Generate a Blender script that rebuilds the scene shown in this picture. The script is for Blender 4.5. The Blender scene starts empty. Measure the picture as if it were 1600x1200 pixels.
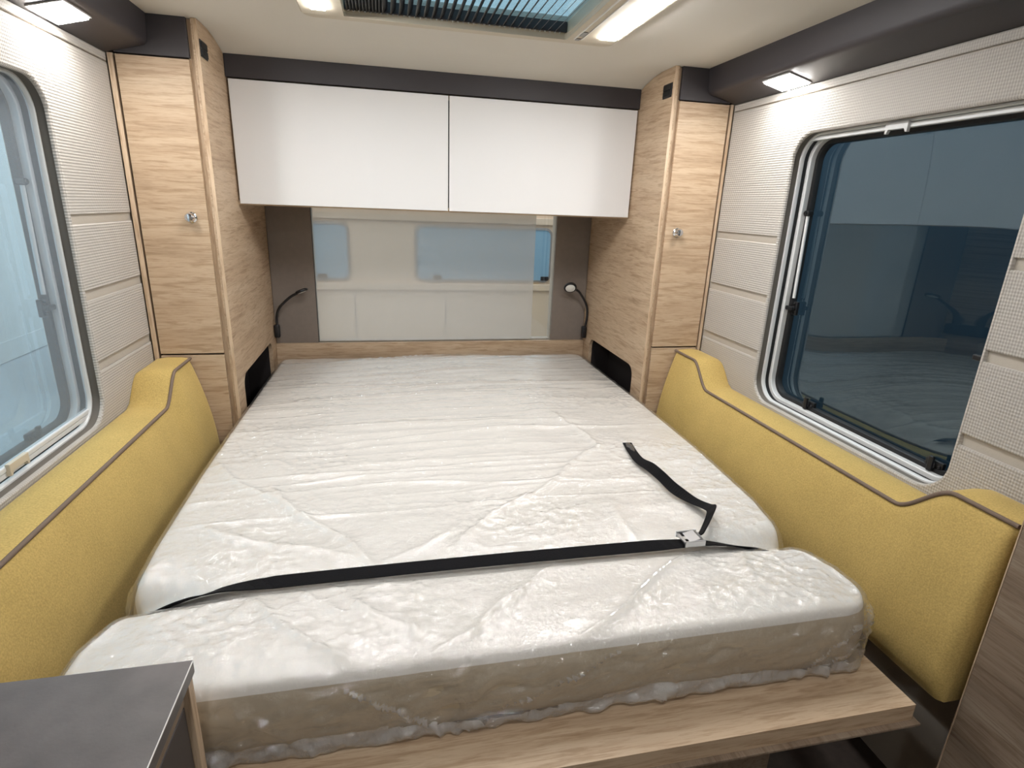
import bpy, bmesh, math
import numpy as np
from mathutils import Vector, Matrix
from mathutils.geometry import tessellate_polygon

sc = bpy.context.scene
C = sc.collection
H = 1.45                      # eye height above the caravan floor; all z below are measured from it

# ------------------------------------------------------------------ camera
cam_d = bpy.data.cameras.new('camera'); cam = bpy.data.objects.new('camera', cam_d); C.objects.link(cam)
cam_d.sensor_fit = 'HORIZONTAL'; cam_d.sensor_width = 36.0; cam_d.lens = 36.0 * 880.34 / 1600.0
cam_d.clip_start = 0.02; cam_d.clip_end = 60
yaw, pit, rol = [math.radians(a) for a in (12.639, 17.468, 2.234)]
fw = Vector((math.sin(yaw)*math.cos(pit), math.cos(yaw)*math.cos(pit), -math.sin(pit)))
rt = Vector((math.cos(yaw), -math.sin(yaw), 0)); up = rt.cross(fw)
r2 = rt*math.cos(rol) + up*math.sin(rol); u2 = up*math.cos(rol) - rt*math.sin(rol)
M = Matrix((r2, u2, -fw)).transposed().to_4x4(); M.translation = (0, 0, H)
cam.matrix_world = M
sc.camera = cam

# ------------------------------------------------------------------ world, exposure
w = bpy.data.worlds.new('world'); sc.world = w; w.use_nodes = True
bg = w.node_tree.nodes['Background']; bg.inputs[0].default_value = (0.64, 0.72, 0.76, 1); bg.inputs[1].default_value = 2.8
sc.view_settings.view_transform = 'Standard'; sc.view_settings.look = 'None'
sc.view_settings.gamma = 1.0; sc.view_settings.exposure = 0.2; sc.view_settings.use_curve_mapping = False
sc.cycles.use_denoising = True
sc.cycles.max_bounces = 7; sc.cycles.transparent_max_bounces = 12; sc.cycles.use_adaptive_sampling = True; sc.cycles.adaptive_threshold = 0.03; sc.cycles.caustics_reflective = False
sc.cycles.sample_clamp_indirect = 6.0

LED_CORNICE = 88.0            # emission of the lamps' lenses
LED_HATCH = 112.0
LED_FILL = 112.0  # unseen fill lamps added behind the camera

# ------------------------------------------------------------------ helpers
def s2l(r, g, b):
    f = lambda c: (c/255/12.92) if c/255 <= .04045 else ((c/255+.055)/1.055)**2.4
    return (f(r), f(g), f(b), 1)

def empty(name, loc):
    o = bpy.data.objects.new(name, None); C.objects.link(o)
    o.location = (loc[0], loc[1], loc[2] + H); o.empty_display_size = .05
    return o

def wloc(o):
    v = Vector((0, 0, 0))
    while o is not None:
        v += o.location; o = o.parent
    return v

def tag(o, label, cat=None, group=None, kind=None):
    o['label'] = label
    if cat: o['category'] = cat
    if group: o['group'] = group
    if kind: o['kind'] = kind
    return o

def finish(name, bm, mat, parent=None, smooth=False, origin=None):
    """bm holds camera-height-relative coordinates; links it as one mesh object"""
    bmesh.ops.recalc_face_normals(bm, faces=bm.faces[:])
    me = bpy.data.meshes.new(name)
    off = wloc(parent) if parent is not None else Vector((0, 0, 0))
    if parent is None:
        cs = [v.co for v in bm.verts]
        lo = Vector((min(c.x for c in cs), min(c.y for c in cs), min(c.z for c in cs)))
        hi = Vector((max(c.x for c in cs), max(c.y for c in cs), max(c.z for c in cs)))
        off = Vector(((lo.x+hi.x)/2, (lo.y+hi.y)/2, lo.z + H))
    for v in bm.verts:
        v.co = Vector((v.co.x, v.co.y, v.co.z + H)) - off
    for f in bm.faces: f.smooth = smooth
    bm.to_mesh(me); bm.free()
    o = bpy.data.objects.new(name, me); C.objects.link(o)
    if parent is not None: o.parent = parent
    else: o.location = off
    me.materials.append(mat)
    if smooth == 'auto': pass
    return o

def setsmooth(o, ang=35):
    me = o.data
    for p in me.polygons: p.use_smooth = True
    try: me.set_sharp_from_angle(angle=math.radians(ang))
    except Exception: pass
    return o

def box(bm, x0, x1, y0, y1, z0, z1, bev=0.0, seg=2):
    vs = [bm.verts.new(p) for p in ((x0,y0,z0),(x1,y0,z0),(x1,y1,z0),(x0,y1,z0),(x0,y0,z1),(x1,y0,z1),(x1,y1,z1),(x0,y1,z1))]
    fs = [bm.faces.new([vs[i] for i in q]) for q in ((3,2,1,0),(4,5,6,7),(0,1,5,4),(1,2,6,5),(2,3,7,6),(3,0,4,7))]
    if bev > 0:
        es = list({e for f in fs for e in f.edges})
        bmesh.ops.bevel(bm, geom=es, offset=bev, segments=seg, affect='EDGES', profile=.5)

def bx(name, mat, parent, *a, bev=0.0015, seg=2):
    bm = bmesh.new(); box(bm, *a, bev=bev, seg=seg)
    return finish(name, bm, mat, parent)

def prism(bm, poly, axis, a, b, bev=0.0, seg=2):
    """poly: 2-D outline in the two other axes (order x,y,z without axis), extruded from a to b"""
    def P(p, t):
        return {'x': (t, p[0], p[1]), 'y': (p[0], t, p[1]), 'z': (p[0], p[1], t)}[axis]
    va = [bm.verts.new(P(p, a)) for p in poly]; vb = [bm.verts.new(P(p, b)) for p in poly]
    n = len(poly)
    if bev > 0:
        fa = bm.faces.new(va); fb = bm.faces.new(vb[::-1])
    else:
        for t3 in tessellate_polygon([[Vector((p[0], p[1], 0)) for p in poly]]):
            bm.faces.new([va[i] for i in t3]); bm.faces.new([vb[i] for i in reversed(t3)])
    for i in range(n): bm.faces.new((va[i], vb[i], vb[(i+1) % n], va[(i+1) % n]))
    if bev > 0:
        es = list({e for f in (fa, fb) for e in f.edges})
        bmesh.ops.bevel(bm, geom=es, offset=bev, segments=seg, affect='EDGES', profile=.5)
        bmesh.ops.triangulate(bm, faces=[f for f in bm.faces if len(f.verts) > 4], ngon_method='EAR_CLIP')

def rrect(y0, y1, z0, z1, r, n=8):
    """rounded rectangle outline, counter-clockwise from the (y1,z0) corner"""
    out = []
    for cy, cz, a0 in ((y1-r, z0+r, -90), (y1-r, z1-r, 0), (y0+r, z1-r, 90), (y0+r, z0+r, 180)):
        for i in range(n+1):
            a = math.radians(a0 + 90*i/n); out.append((cy + r*math.cos(a), cz + r*math.sin(a)))
    return out

def ring(bm, y0, y1, z0, z1, r, prof, n=8):
    """sweep prof [(inset, x), ...] (closed) around a rounded rectangle standing in the yz plane"""
    loops = []
    for ins, x in prof:
        loops.append([bm.verts.new((x, p[0], p[1])) for p in rrect(y0+ins, y1-ins, z0+ins, z1-ins, max(r-ins, .004), n)])
    m = len(loops); k = len(loops[0])
    for i in range(m):
        A, B = loops[i], loops[(i+1) % m]
        for j in range(k): bm.faces.new((A[j], A[(j+1) % k], B[(j+1) % k], B[j]))

def tube(bm, pts, rad, n=10, cap=True):
    pts = [Vector(p) for p in pts]; N = len(pts)
    rads = rad if isinstance(rad, (list, tuple)) else [rad]*N
    rings = []; prev = None
    for i, p in enumerate(pts):
        t = (pts[min(i+1, N-1)] - pts[max(i-1, 0)]).normalized()
        if prev is None:
            a = Vector((0, 0, 1)) if abs(t.z) < .9 else Vector((1, 0, 0))
            nrm = t.cross(a).normalized()
        else:
            nrm = (prev - t*prev.dot(t)).normalized()
        prev = nrm; b = t.cross(nrm)
        rings.append([bm.verts.new(p + (nrm*math.cos(2*math.pi*k/n) + b*math.sin(2*math.pi*k/n))*rads[i]) for k in range(n)])
    for A, B in zip(rings, rings[1:]):
        for k in range(n): bm.faces.new((A[k], A[(k+1) % n], B[(k+1) % n], B[k]))
    if cap:
        bm.faces.new(rings[0][::-1]); bm.faces.new(rings[-1])

def smoothpath(pts, k=6):
    """Catmull-Rom through pts"""
    P = [np.array(p, float) for p in pts]; P = [2*P[0]-P[1]] + P + [2*P[-1]-P[-2]]
    out = []
    for i in range(1, len(P)-2):
        for j in range(k):
            t = j/k
            out.append(.5*((2*P[i]) + (-P[i-1]+P[i+1])*t + (2*P[i-1]-5*P[i]+4*P[i+1]-P[i+2])*t*t + (-P[i-1]+3*P[i]-3*P[i+1]+P[i+2])*t**3))
    out.append(P[-2])
    return [tuple(p) for p in out]

def lathe(bm, prof, n=20, M=None):
    """prof [(r, h)] around z, transformed by M"""
    vs0 = len(bm.verts); rings = []; newv = []
    for r, h in prof:
        rg = [bm.verts.new((r*math.cos(2*math.pi*k/n), r*math.sin(2*math.pi*k/n), h)) for k in range(n)]
        rings.append(rg); newv += rg
    for A, B in zip(rings, rings[1:]):
        for k in range(n): bm.faces.new((A[k], A[(k+1) % n], B[(k+1) % n], B[k]))
    bm.faces.new(rings[0][::-1]); bm.faces.new(rings[-1])
    if M is not None: bmesh.ops.transform(bm, matrix=M, verts=newv)

def frame(loc, zdir, xdir=(1, 0, 0)):
    z = Vector(zdir).normalized(); x = Vector(xdir); x = (x - z*x.dot(z)).normalized(); y = z.cross(x)
    m = Matrix((x, y, z)).transposed().to_4x4(); m.translation = loc
    return m

# ------------------------------------------------------------------ materials
def new_mat(name):
    m = bpy.data.materials.new(name); m.use_nodes = True
    return m, m.node_tree.nodes, m.node_tree.links, m.node_tree.nodes['Principled BSDF']

def plain(name, col, rough=.5, metal=0.0, spec=.5, noise=0.0, nscale=40, bump=0.0, bscale=200):
    m, N, L, B = new_mat(name)
    B.inputs['Base Color'].default_value = col; B.inputs['Roughness'].default_value = rough
    B.inputs['Metallic'].default_value = metal; B.inputs['Specular IOR Level'].default_value = spec
    tc = N.new('ShaderNodeTexCoord')
    if noise > 0:
        n = N.new('ShaderNodeTexNoise'); n.inputs['Scale'].default_value = nscale; n.inputs['Detail'].default_value = 4
        L.new(tc.outputs['Object'], n.inputs['Vector'])
        r = N.new('ShaderNodeValToRGB')
        a = [c*(1-noise) for c in col[:3]]; b = [min(1, c*(1+noise)) for c in col[:3]]
        r.color_ramp.elements[0].color = (*a, 1); r.color_ramp.elements[1].color = (*b, 1)
        r.color_ramp.elements[0].position = .3; r.color_ramp.elements[1].position = .7
        L.new(n.outputs['Fac'], r.inputs['Fac']); L.new(r.outputs['Color'], B.inputs['Base Color'])
    if bump > 0:
        n2 = N.new('ShaderNodeTexNoise'); n2.inputs['Scale'].default_value = bscale; n2.inputs['Detail'].default_value = 3
        L.new(tc.outputs['Object'], n2.inputs['Vector'])
        bp = N.new('ShaderNodeBump'); bp.inputs['Strength'].default_value = bump; bp.inputs['Distance'].default_value = .002
        L.new(n2.outputs['Fac'], bp.inputs['Height']); L.new(bp.outputs['Normal'], B.inputs['Normal'])
    return m

def oak(name, grain, c0=(172, 147, 120), c1=(192, 167, 139), c2=(204, 182, 155)):
    """pale limed oak: soft bands, fine dark pores drawn out along the grain"""
    m, N, L, B = new_mat(name)
    tc = N.new('ShaderNodeTexCoord'); i = 'xyz'.index(grain)
    def noise(cross, along, detail, rough, dist):
        mp = N.new('ShaderNodeMapping'); s = [cross]*3; s[i] = along; mp.inputs['Scale'].default_value = s
        L.new(tc.outputs['Object'], mp.inputs['Vector'])
        n = N.new('ShaderNodeTexNoise'); n.inputs['Scale'].default_value = 1.0; n.inputs['Detail'].default_value = detail
        n.inputs['Roughness'].default_value = rough; n.inputs['Distortion'].default_value = dist
        L.new(mp.outputs['Vector'], n.inputs['Vector']); return n.outputs['Fac']
    band = noise(13, 1.6, 6, .6, 1.1); line = noise(85, 7, 4, .6, .6); pore = noise(260, 16, 3, .7, .2)
    r = N.new('ShaderNodeValToRGB'); e = r.color_ramp.elements
    e[0].position = .28; e[0].color = s2l(*c0); e[1].position = .70; e[1].color = s2l(*c2)
    k = e.new(.48); k.color = s2l(*c1)
    L.new(band, r.inputs['Fac'])
    col = r.outputs['Color']
    for src, lo, hi, dark, fac in ((line, .36, .50, (.70, .64, .58, 1), .75), (pore, .34, .50, (.72, .66, .60, 1), .6)):
        q = N.new('ShaderNodeValToRGB'); e = q.color_ramp.elements
        e[0].position = lo; e[0].color = dark; e[1].position = hi; e[1].color = (1, 1, 1, 1)
        L.new(src, q.inputs['Fac'])
        mx = N.new('ShaderNodeMix'); mx.data_type = 'RGBA'; mx.blend_type = 'MULTIPLY'; mx.inputs['Factor'].default_value = fac
        L.new(col, mx.inputs['A']); L.new(q.outputs['Color'], mx.inputs['B']); col = mx.outputs['Result']
    L.new(col, B.inputs['Base Color'])
    B.inputs['Roughness'].default_value = .5; B.inputs['Specular IOR Level'].default_value = .3
    bp = N.new('ShaderNodeBump'); bp.inputs['Strength'].default_value = .25; bp.inputs['Distance'].default_value = .0015
    L.new(line, bp.inputs['Height']); L.new(bp.outputs['Normal'], B.inputs['Normal'])
    return m

def dimple(name, col, pitch=.0062, axes=('Y', 'Z'), strength=.55):
    """woven wall covering with a diagonal dimple relief"""
    m, N, L, B = new_mat(name)
    tc = N.new('ShaderNodeTexCoord'); sp = N.new('ShaderNodeSeparateXYZ'); L.new(tc.outputs['Object'], sp.inputs[0])
    def math_(op, a, b=None):
        n = N.new('ShaderNodeMath'); n.operation = op
        for i, v in enumerate((a, b)):
            if v is None: continue
            if isinstance(v, (int, float)): n.inputs[i].default_value = v
            else: L.new(v, n.inputs[i])
        return n.outputs[0]
    k = math.pi/pitch
    y, z = sp.outputs[axes[0]], sp.outputs[axes[1]]
    s1 = math_('SINE', math_('MULTIPLY', math_('ADD', y, math_('MULTIPLY', z, .8)), k))
    s2 = math_('SINE', math_('MULTIPLY', math_('SUBTRACT', y, math_('MULTIPLY', z, .8)), k))
    h = math_('MULTIPLY', s1, s2)
    bp = N.new('ShaderNodeBump'); bp.inputs['Strength'].default_value = strength; bp.inputs['Distance'].default_value = .0015
    L.new(h, bp.inputs['Height'])
    r = N.new('ShaderNodeMapRange'); r.inputs['From Min'].default_value = -1; r.inputs['From Max'].default_value = 1
    r.inputs['To Min'].default_value = .86; r.inputs['To Max'].default_value = 1.06
    L.new(h, r.inputs['Value'])
    mx = N.new('ShaderNodeMix'); mx.data_type = 'RGBA'; mx.blend_type = 'MULTIPLY'; mx.inputs['Factor'].default_value = 1
    mx.inputs['A'].default_value = col; L.new(r.outputs['Result'], mx.inputs['B'])
    L.new(mx.outputs['Result'], B.inputs['Base Color']); L.new(bp.outputs['Normal'], B.inputs['Normal'])
    B.inputs['Roughness'].default_value = .75; B.inputs['Specular IOR Level'].default_value = .2
    return m

def velour(name, col):
    m, N, L, B = new_mat(name)
    tc = N.new('ShaderNodeTexCoord'); n = N.new('ShaderNodeTexNoise'); n.inputs['Scale'].default_value = 260
    n.inputs['Detail'].default_value = 4; L.new(tc.outputs['Object'], n.inputs['Vector'])
    n2 = N.new('ShaderNodeTexNoise'); n2.inputs['Scale'].default_value = 9; L.new(tc.outputs['Object'], n2.inputs['Vector'])
    r = N.new('ShaderNodeValToRGB'); c = col
    r.color_ramp.elements[0].position = .3; r.color_ramp.elements[1].position = .7
    r.color_ramp.elements[0].color = (c[0]*.82, c[1]*.82, c[2]*.8, 1); r.color_ramp.elements[1].color = (c[0]*1.1, c[1]*1.1, c[2]*1.1, 1)
    ad = N.new('ShaderNodeMath'); ad.operation = 'ADD'; ml = N.new('ShaderNodeMath'); ml.operation = 'MULTIPLY'; ml.inputs[1].default_value = .35
    sb = N.new('ShaderNodeMath'); sb.operation = 'SUBTRACT'; sb.inputs[1].default_value = .5
    L.new(n2.outputs['Fac'], sb.inputs[0]); L.new(sb.outputs[0], ml.inputs[0]); L.new(n.outputs['Fac'], ad.inputs[0]); L.new(ml.outputs[0], ad.inputs[1])
    L.new(ad.outputs[0], r.inputs['Fac']); L.new(r.outputs['Color'], B.inputs['Base Color'])
    bp = N.new('ShaderNodeBump'); bp.inputs['Strength'].default_value = .3; bp.inputs['Distance'].default_value = .0015
    L.new(n.outputs['Fac'], bp.inputs['Height']); L.new(bp.outputs['Normal'], B.inputs['Normal'])
    B.inputs['Roughness'].default_value = .9; B.inputs['Specular IOR Level'].default_value = .1
    B.inputs['Sheen Weight'].default_value = .35; B.inputs['Sheen Roughness'].default_value = .4
    B.inputs['Sheen Tint'].default_value = (1, .88, .5, 1)
    return m

def sheet(name, tint, ior=1.5, rough=.03, diffuse=0.0, dcol=(.8, .8, .8, 1), bump=0.0, bscale=60, gloss=(1, 1, 1, 1)):
    """thin clear sheet: tinted see-through, Fresnel gloss, optional milky share"""
    m, N, L, B = new_mat(name); N.remove(B)
    out = N['Material Output']
    tr = N.new('ShaderNodeBsdfTransparent'); tr.inputs[0].default_value = tint
    gl = N.new('ShaderNodeBsdfGlossy'); gl.inputs['Roughness'].default_value = rough; gl.inputs['Color'].default_value = gloss
    # two-sided Schlick reflectance
    f0 = ((ior-1)/(ior+1))**2
    ge = N.new('ShaderNodeNewGeometry'); dt = N.new('ShaderNodeVectorMath'); dt.operation = 'DOT_PRODUCT'
    L.new(ge.outputs['Incoming'], dt.inputs[0]); L.new(ge.outputs['Normal'], dt.inputs[1])
    ab = N.new('ShaderNodeMath'); ab.operation = 'ABSOLUTE'; L.new(dt.outputs['Value'], ab.inputs[0])
    om = N.new('ShaderNodeMath'); om.operation = 'SUBTRACT'; om.inputs[0].default_value = 1; om.use_clamp = True; L.new(ab.outputs[0], om.inputs[1])
    pw = N.new('ShaderNodeMath'); pw.operation = 'POWER'; pw.inputs[1].default_value = 5; L.new(om.outputs[0], pw.inputs[0])
    fr = N.new('ShaderNodeMath'); fr.operation = 'MULTIPLY_ADD'; fr.inputs[1].default_value = 1-f0; fr.inputs[2].default_value = f0
    L.new(pw.outputs[0], fr.inputs[0])
    base = tr.outputs[0]
    if diffuse > 0:
        df = N.new('ShaderNodeBsdfDiffuse'); df.inputs[0].default_value = dcol
        tl = N.new('ShaderNodeBsdfTranslucent'); tl.inputs[0].default_value = dcol
        m0 = N.new('ShaderNodeMixShader'); m0.inputs[0].default_value = .5; L.new(df.outputs[0], m0.inputs[1]); L.new(tl.outputs[0], m0.inputs[2])
        m1 = N.new('ShaderNodeMixShader'); m1.inputs[0].default_value = diffuse
        L.new(tr.outputs[0], m1.inputs[1]); L.new(m0.outputs[0], m1.inputs[2]); base = m1.outputs[0]
    mx = N.new('ShaderNodeMixShader'); L.new(fr.outputs[0], mx.inputs[0]); L.new(base, mx.inputs[1]); L.new(gl.outputs[0], mx.inputs[2])
    L.new(mx.outputs[0], out.inputs['Surface'])
    if bump > 0:
        tc = N.new('ShaderNodeTexCoord')
        n = N.new('ShaderNodeTexNoise'); n.inputs['Scale'].default_value = bscale; n.inputs['Detail'].default_value = 5
        n.inputs['Roughness'].default_value = .6; n.inputs['Distortion'].default_value = 1.2
        L.new(tc.outputs['Object'], n.inputs['Vector'])
        bp = N.new('ShaderNodeBump'); bp.inputs['Strength'].default_value = bump; bp.inputs['Distance'].default_value = .004
        L.new(n.outputs['Fac'], bp.inputs['Height'])
        L.new(bp.outputs['Normal'], gl.inputs['Normal']); L.new(bp.outputs['Normal'], dt.inputs[1])
    return m

def glow(name, col, strength):
    m, N, L, B = new_mat(name)
    B.inputs['Base Color'].default_value = (.8, .8, .8, 1)
    B.inputs['Emission Color'].default_value = col; B.inputs['Emission Strength'].default_value = strength
    return m

M = dict(
    oak_x=oak('oak_grain_across', 'x'), oak_y=oak('oak_grain_lengthwise', 'y'), oak_z=oak('oak_grain_upright', 'z'),
    oak_edge=oak('oak_edge_band', 'z', (188, 162, 134), (202, 177, 149), (212, 189, 162)),
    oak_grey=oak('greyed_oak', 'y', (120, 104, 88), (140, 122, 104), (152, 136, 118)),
    wall=dimple('woven_wall_covering', s2l(190, 184, 176)),
    wall_plain=plain('wall_backing', s2l(186, 177, 164), .8, bump=.2),
    ceil=plain('ceiling_cloth', s2l(222, 216, 205), .85, bump=.15, bscale=500),
    floor=plain('dark_floor', s2l(60, 50, 44), .6, noise=.2),
    dark=plain('anthracite_trim', s2l(58, 54, 56), .5, spec=.4, bump=.1, bscale=700),
    white=plain('white_lacquer', s2l(226, 224, 222), .5, spec=.3),
    taupe=plain('taupe_panel', s2l(128, 117, 108), .6, noise=.04, bump=.1, bscale=500),
    plastic=plain('white_frame_plastic', s2l(222, 222, 220), .35),
    beige=plain('beige_frame_plastic', s2l(206, 194, 172), .45),
    greyplastic=plain('grey_rail', s2l(150, 146, 142), .4),
    black=plain('black_plastic', s2l(22, 21, 23), .4),
    rubber=plain('black_rubber', s2l(14, 14, 16), .55),
    reveal=plain('shade_toned_reveal', s2l(104, 98, 90), .7),  # shadow gap inside the opening put into the colour
    niche=plain('dark_niche_lining', s2l(34, 27, 26), .8),
    chrome=plain('chrome', (.75, .75, .77, 1), .12, metal=1.0),
    steel=plain('zinc_steel', (.62, .63, .65, 1), .3, metal=1.0),
    yellow=velour('mustard_velour', s2l(197, 169, 104)),
    piping=plain('taupe_piping', s2l(118, 100, 86), .8, bump=.3, bscale=400),
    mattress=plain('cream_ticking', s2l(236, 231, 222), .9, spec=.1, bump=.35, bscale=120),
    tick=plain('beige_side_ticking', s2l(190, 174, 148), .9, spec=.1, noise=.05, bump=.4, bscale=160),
    film=sheet('clear_plastic_wrap', (.985, .985, .985, 1), 2.25, .07, diffuse=.10, dcol=(.96, .96, .96, 1), bump=.8, bscale=60),
    milky=sheet('crumpled_wrap_glints', (.97, .97, .97, 1), 3.0, .08, diffuse=.42, dcol=(.92, .91, .90, 1), bump=1.0, bscale=110),  # milky crumpled film, whitened further to paint in its glints
    web=plain('black_webbing', s2l(18, 17, 19), .8, spec=.15, bump=.5, bscale=600),
    glass=sheet('blue_tinted_pane', (.50, .66, .73, 1), 2.1, .015, gloss=(.74, .92, 1.0, 1)),
    clear=sheet('clear_rear_pane', (.86, .86, .86, 1), 1.5, .02),
    screen=sheet('insect_screen_mesh', (.94, .95, .96, 1), 1.05, .5, diffuse=.17, dcol=(.62, .66, .70, 1)),
    veil=sheet('milky_protective_film', (.9, .9, .9, 1), 1.4, .2, diffuse=.33, dcol=(.86, .82, .78, 1)),
    dome=sheet('hatch_dome', (.46, .56, .60, 1), 1.3, .1),
    stone=plain('dark_stone_top', s2l(98, 92, 90), .45, noise=.18, nscale=14, bump=.1),
    stone_edge=plain('pale_edge_line', s2l(225, 222, 216), .4),
    drawer=plain('charcoal_drawer', s2l(74, 68, 66), .5),
    led_c=glow('cornice_led', (1, .985, .96, 1), LED_CORNICE),
    led_h=glow('hatch_led', (.98, .985, 1, 1), LED_HATCH),
    led_fill=glow('fill_led', (.97, .985, 1, 1), LED_FILL),
    lens=plain('reading_lens', s2l(240, 240, 235), .3),
    van=plain('cream_bodywork', s2l(230, 205, 178), .4, noise=.03, nscale=3),
    hall=plain('dimming_screen_blue', s2l(31, 52, 67), .8, noise=.06, nscale=2),
    hallfloor=plain('hall_floor', s2l(176, 182, 186), .6, noise=.05, nscale=2),
)

# ------------------------------------------------------------------ the room shell
XL, XR = -.82, 1.31                 # inner faces of the side walls
YF, YB = -2.45, 2.95                # front end behind the camera, rear wall
ZC = .516                           # ceiling
WY0, WY1, WZ0, WZ1, WR = .985, 1.765, -.645, .262, .085     # window openings
FLOOR = -1.45

bm = bmesh.new(); box(bm, XL-.1, XR+.1, YF-.1, YB+.1, FLOOR-.05, FLOOR)
tag(finish('floor', bm, M['floor']), 'dark brown caravan floor under the bed', kind='structure')

def arch(y0, y1, z0, z1, upper):
    """half of a wall face round the window opening: upper or lower polygon (y,z)"""
    r, n = WR, 8
    zm = z0 if upper else z1
    if upper:
        poly = [(y1, zm), (y1, z1), (y0, z1), (y0, zm), (WY0, zm)]
        for cy, a0 in ((WY0+r, 180), (WY1-r, 90)):
            for i in range(n+1):
                a = math.radians(a0 - 90*i/n); poly.append((cy + r*math.cos(a), WZ1 - r + r*math.sin(a)))
        poly.append((WY1, zm))
    else:
        poly = [(y0, zm), (y0, z0), (y1, z0), (y1, zm), (WY1, zm)]
        for cy, a0 in ((WY1-r, 0), (WY0+r, 270)):
            for i in range(n+1):
                a = math.radians(a0 - 90*i/n); poly.append((cy + r*math.cos(a), WZ0 + r + r*math.sin(a)))
        poly.append((WY0, zm))
    return poly

GROOVES = ((-.090, -.065), (-.295, -.269), (-.498, -.471))
def side_wall(name, s, xin, label):
    """s = -1 left, +1 right; fabric panels stand 8 mm proud of the backing"""
    xb, xo = xin + s*.008, xin + s*.085
    bm = bmesh.new()
    prism(bm, arch(YF, YB, -.2, ZC+.06, True), 'x', xb, xo)
    prism(bm, arch(YF, YB, FLOOR, -.2, False), 'x', xb, xo)
    o = finish(name, bm, M['wall_plain']); tag(o, label, kind='structure')
    yr = 2.1455
    def panel(poly):
        bm = bmesh.new(); prism(bm, poly, 'x', xin, xb + s*.001, bev=.0035)
        p = finish('wall_panel', bm, M['wall'], o)
        return p
    panel(arch(YF+.002, yr, GROOVES[0][1], .372, True))
    panel([(YF+.002, .376), (yr, .376), (yr, .40), (YF+.002, .40)])
    panel(arch(YF+.002, yr, -1.0, GROOVES[2][0], False))
    for a, b in ((GROOVES[1][1], GROOVES[0][0]), (GROOVES[2][1], GROOVES[1][0])):
        panel([(WY1, a), (yr, a), (yr, b), (WY1, b)])
        panel([(YF+.002, a), (WY0, a), (WY0, b), (YF+.002, b)])
    # covering rolled round the opening's edge into the reveal
    bm = bmesh.new()
    pr = [(-.004, xin+s*.004), (-.002, xin-s*.0005), (.003, xin), (.006, xin+s*.004), (.0062, xin+s*.0095), (-.004, xin+s*.0095)]
    ring(bm, WY0, WY1, WZ0, WZ1, WR, pr, 10)
    setsmooth(finish('opening_lining', bm, M['wall'], o), 50)
    bm = bmesh.new()
    ring(bm, WY0, WY1, WZ0, WZ1, WR, [(-.004, xin+s*.0097), (.003, xin+s*.0097), (.004, xin+s*.011), (.004, xin+s*.0299), (-.004, xin+s*.0299)], 10)
    setsmooth(finish('reveal', bm, M['reveal'], o), 50)
    return o
side_wall('wall_left', -1, XL, 'left wall in woven grey-beige panels round the bright window')
side_wall('wall_right', 1, XR, 'right wall in woven grey-beige panels round the dark blue window')

bm = bmesh.new(); box(bm, XL-.09, XR+.09, YF-.08, YF, FLOOR, ZC+.06)
tag(finish('wall_front', bm, M['wall_plain']), 'plain beige wall at the other end of the caravan', kind='structure')

# rear wall with the wide rear window
RX0, RX1, RZ0, RZ1 = -.355, .862, -.69, -.02
bm = bmesh.new()
box(bm, XL-.09, RX0, YB, YB+.05, FLOOR, ZC+.06); box(bm, RX1, XR+.09, YB, YB+.05, FLOOR, ZC+.06)
box(bm, RX0, RX1, YB, YB+.05, FLOOR, RZ0); box(bm, RX0, RX1, YB, YB+.05, RZ1, ZC+.06)
wr = tag(finish('wall_rear', bm, M['wall_plain']), 'rear wall behind the bed head', kind='structure')
for x0, x1 in ((-.556, RX0), (RX1, 1.049)):
    p = bx('wall_panel', M['taupe'], wr, x0, x1, 2.925, YB, -.70, -.032, bev=.002)
    p['label'] = 'smooth taupe panel'

# ceiling: flat, dipping to the rear cornice, with an opening for the roof hatch
HX0, HX1, HY0, HY1 = -.105, .562, 1.40, 1.925
bm = bmesh.new()
def cq(x0, x1, y0, y1): box(bm, x0, x1, y0, y1, ZC, ZC+.05)
cq(XL-.09, HX0, YF-.08, 2.25); cq(HX1, XR+.09, YF-.08, 2.25); cq(HX0, HX1, YF-.08, HY0); cq(HX0, HX1, HY1, 2.25)
cp = [(2.25, ZC+.05), (2.25, ZC)]
for i in range(1, 9):
    t = i/8; cp.append((2.25 + .2*t, ZC - .036*t*t))
cp += [(YB, ZC-.04), (YB, ZC+.05)]
prism(bm, cp, 'x', XL-.09, XR+.09)
tag(finish('ceiling', bm, M['ceil']), 'matt beige ceiling round the roof hatch', kind='structure')

# dark pelmets along the side walls (trim_1, trim_2), blocks over the wardrobe doors and the rear cornice
def pelmet(name, s, xin, label):
    o = [(xin - s*d, z) for d, z in ((.124, ZC+.002), (.118, .445), (.116, .436), (.111, .430), (.102, .4265), (.0, .401), (-.004, .401), (-.004, ZC+.002))]
    bm = bmesh.new(); prism(bm, o, 'y', YF+.002, 2.146)
    t = finish(name, bm, M['dark']); setsmooth(t, 32); tag(t, label, kind='structure')
pelmet('trim_1', -1, XL, 'dark grey pelmet under the ceiling along the left wall')
pelmet('trim_2', 1, XR, 'dark grey pelmet under the ceiling along the right wall')
for nm, x0, x1, lb in (('trim_3', -.80, -.588, 'dark grey filler block over the left wardrobe door'), ('trim_4', 1.082, 1.292, 'dark grey filler block over the right wardrobe door')):
    t = bx(nm, M['dark'], None, x0, x1, 2.149, 2.19, .404, ZC+.001, bev=.002); tag(t, lb, kind='structure')
t = bx('trim_5', M['dark'], None, -.556, 1.049, 2.436, 2.458, .409, .484, bev=.002)
tag(t, 'dark grey cornice above the white overhead cabinet', kind='structure')

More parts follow.
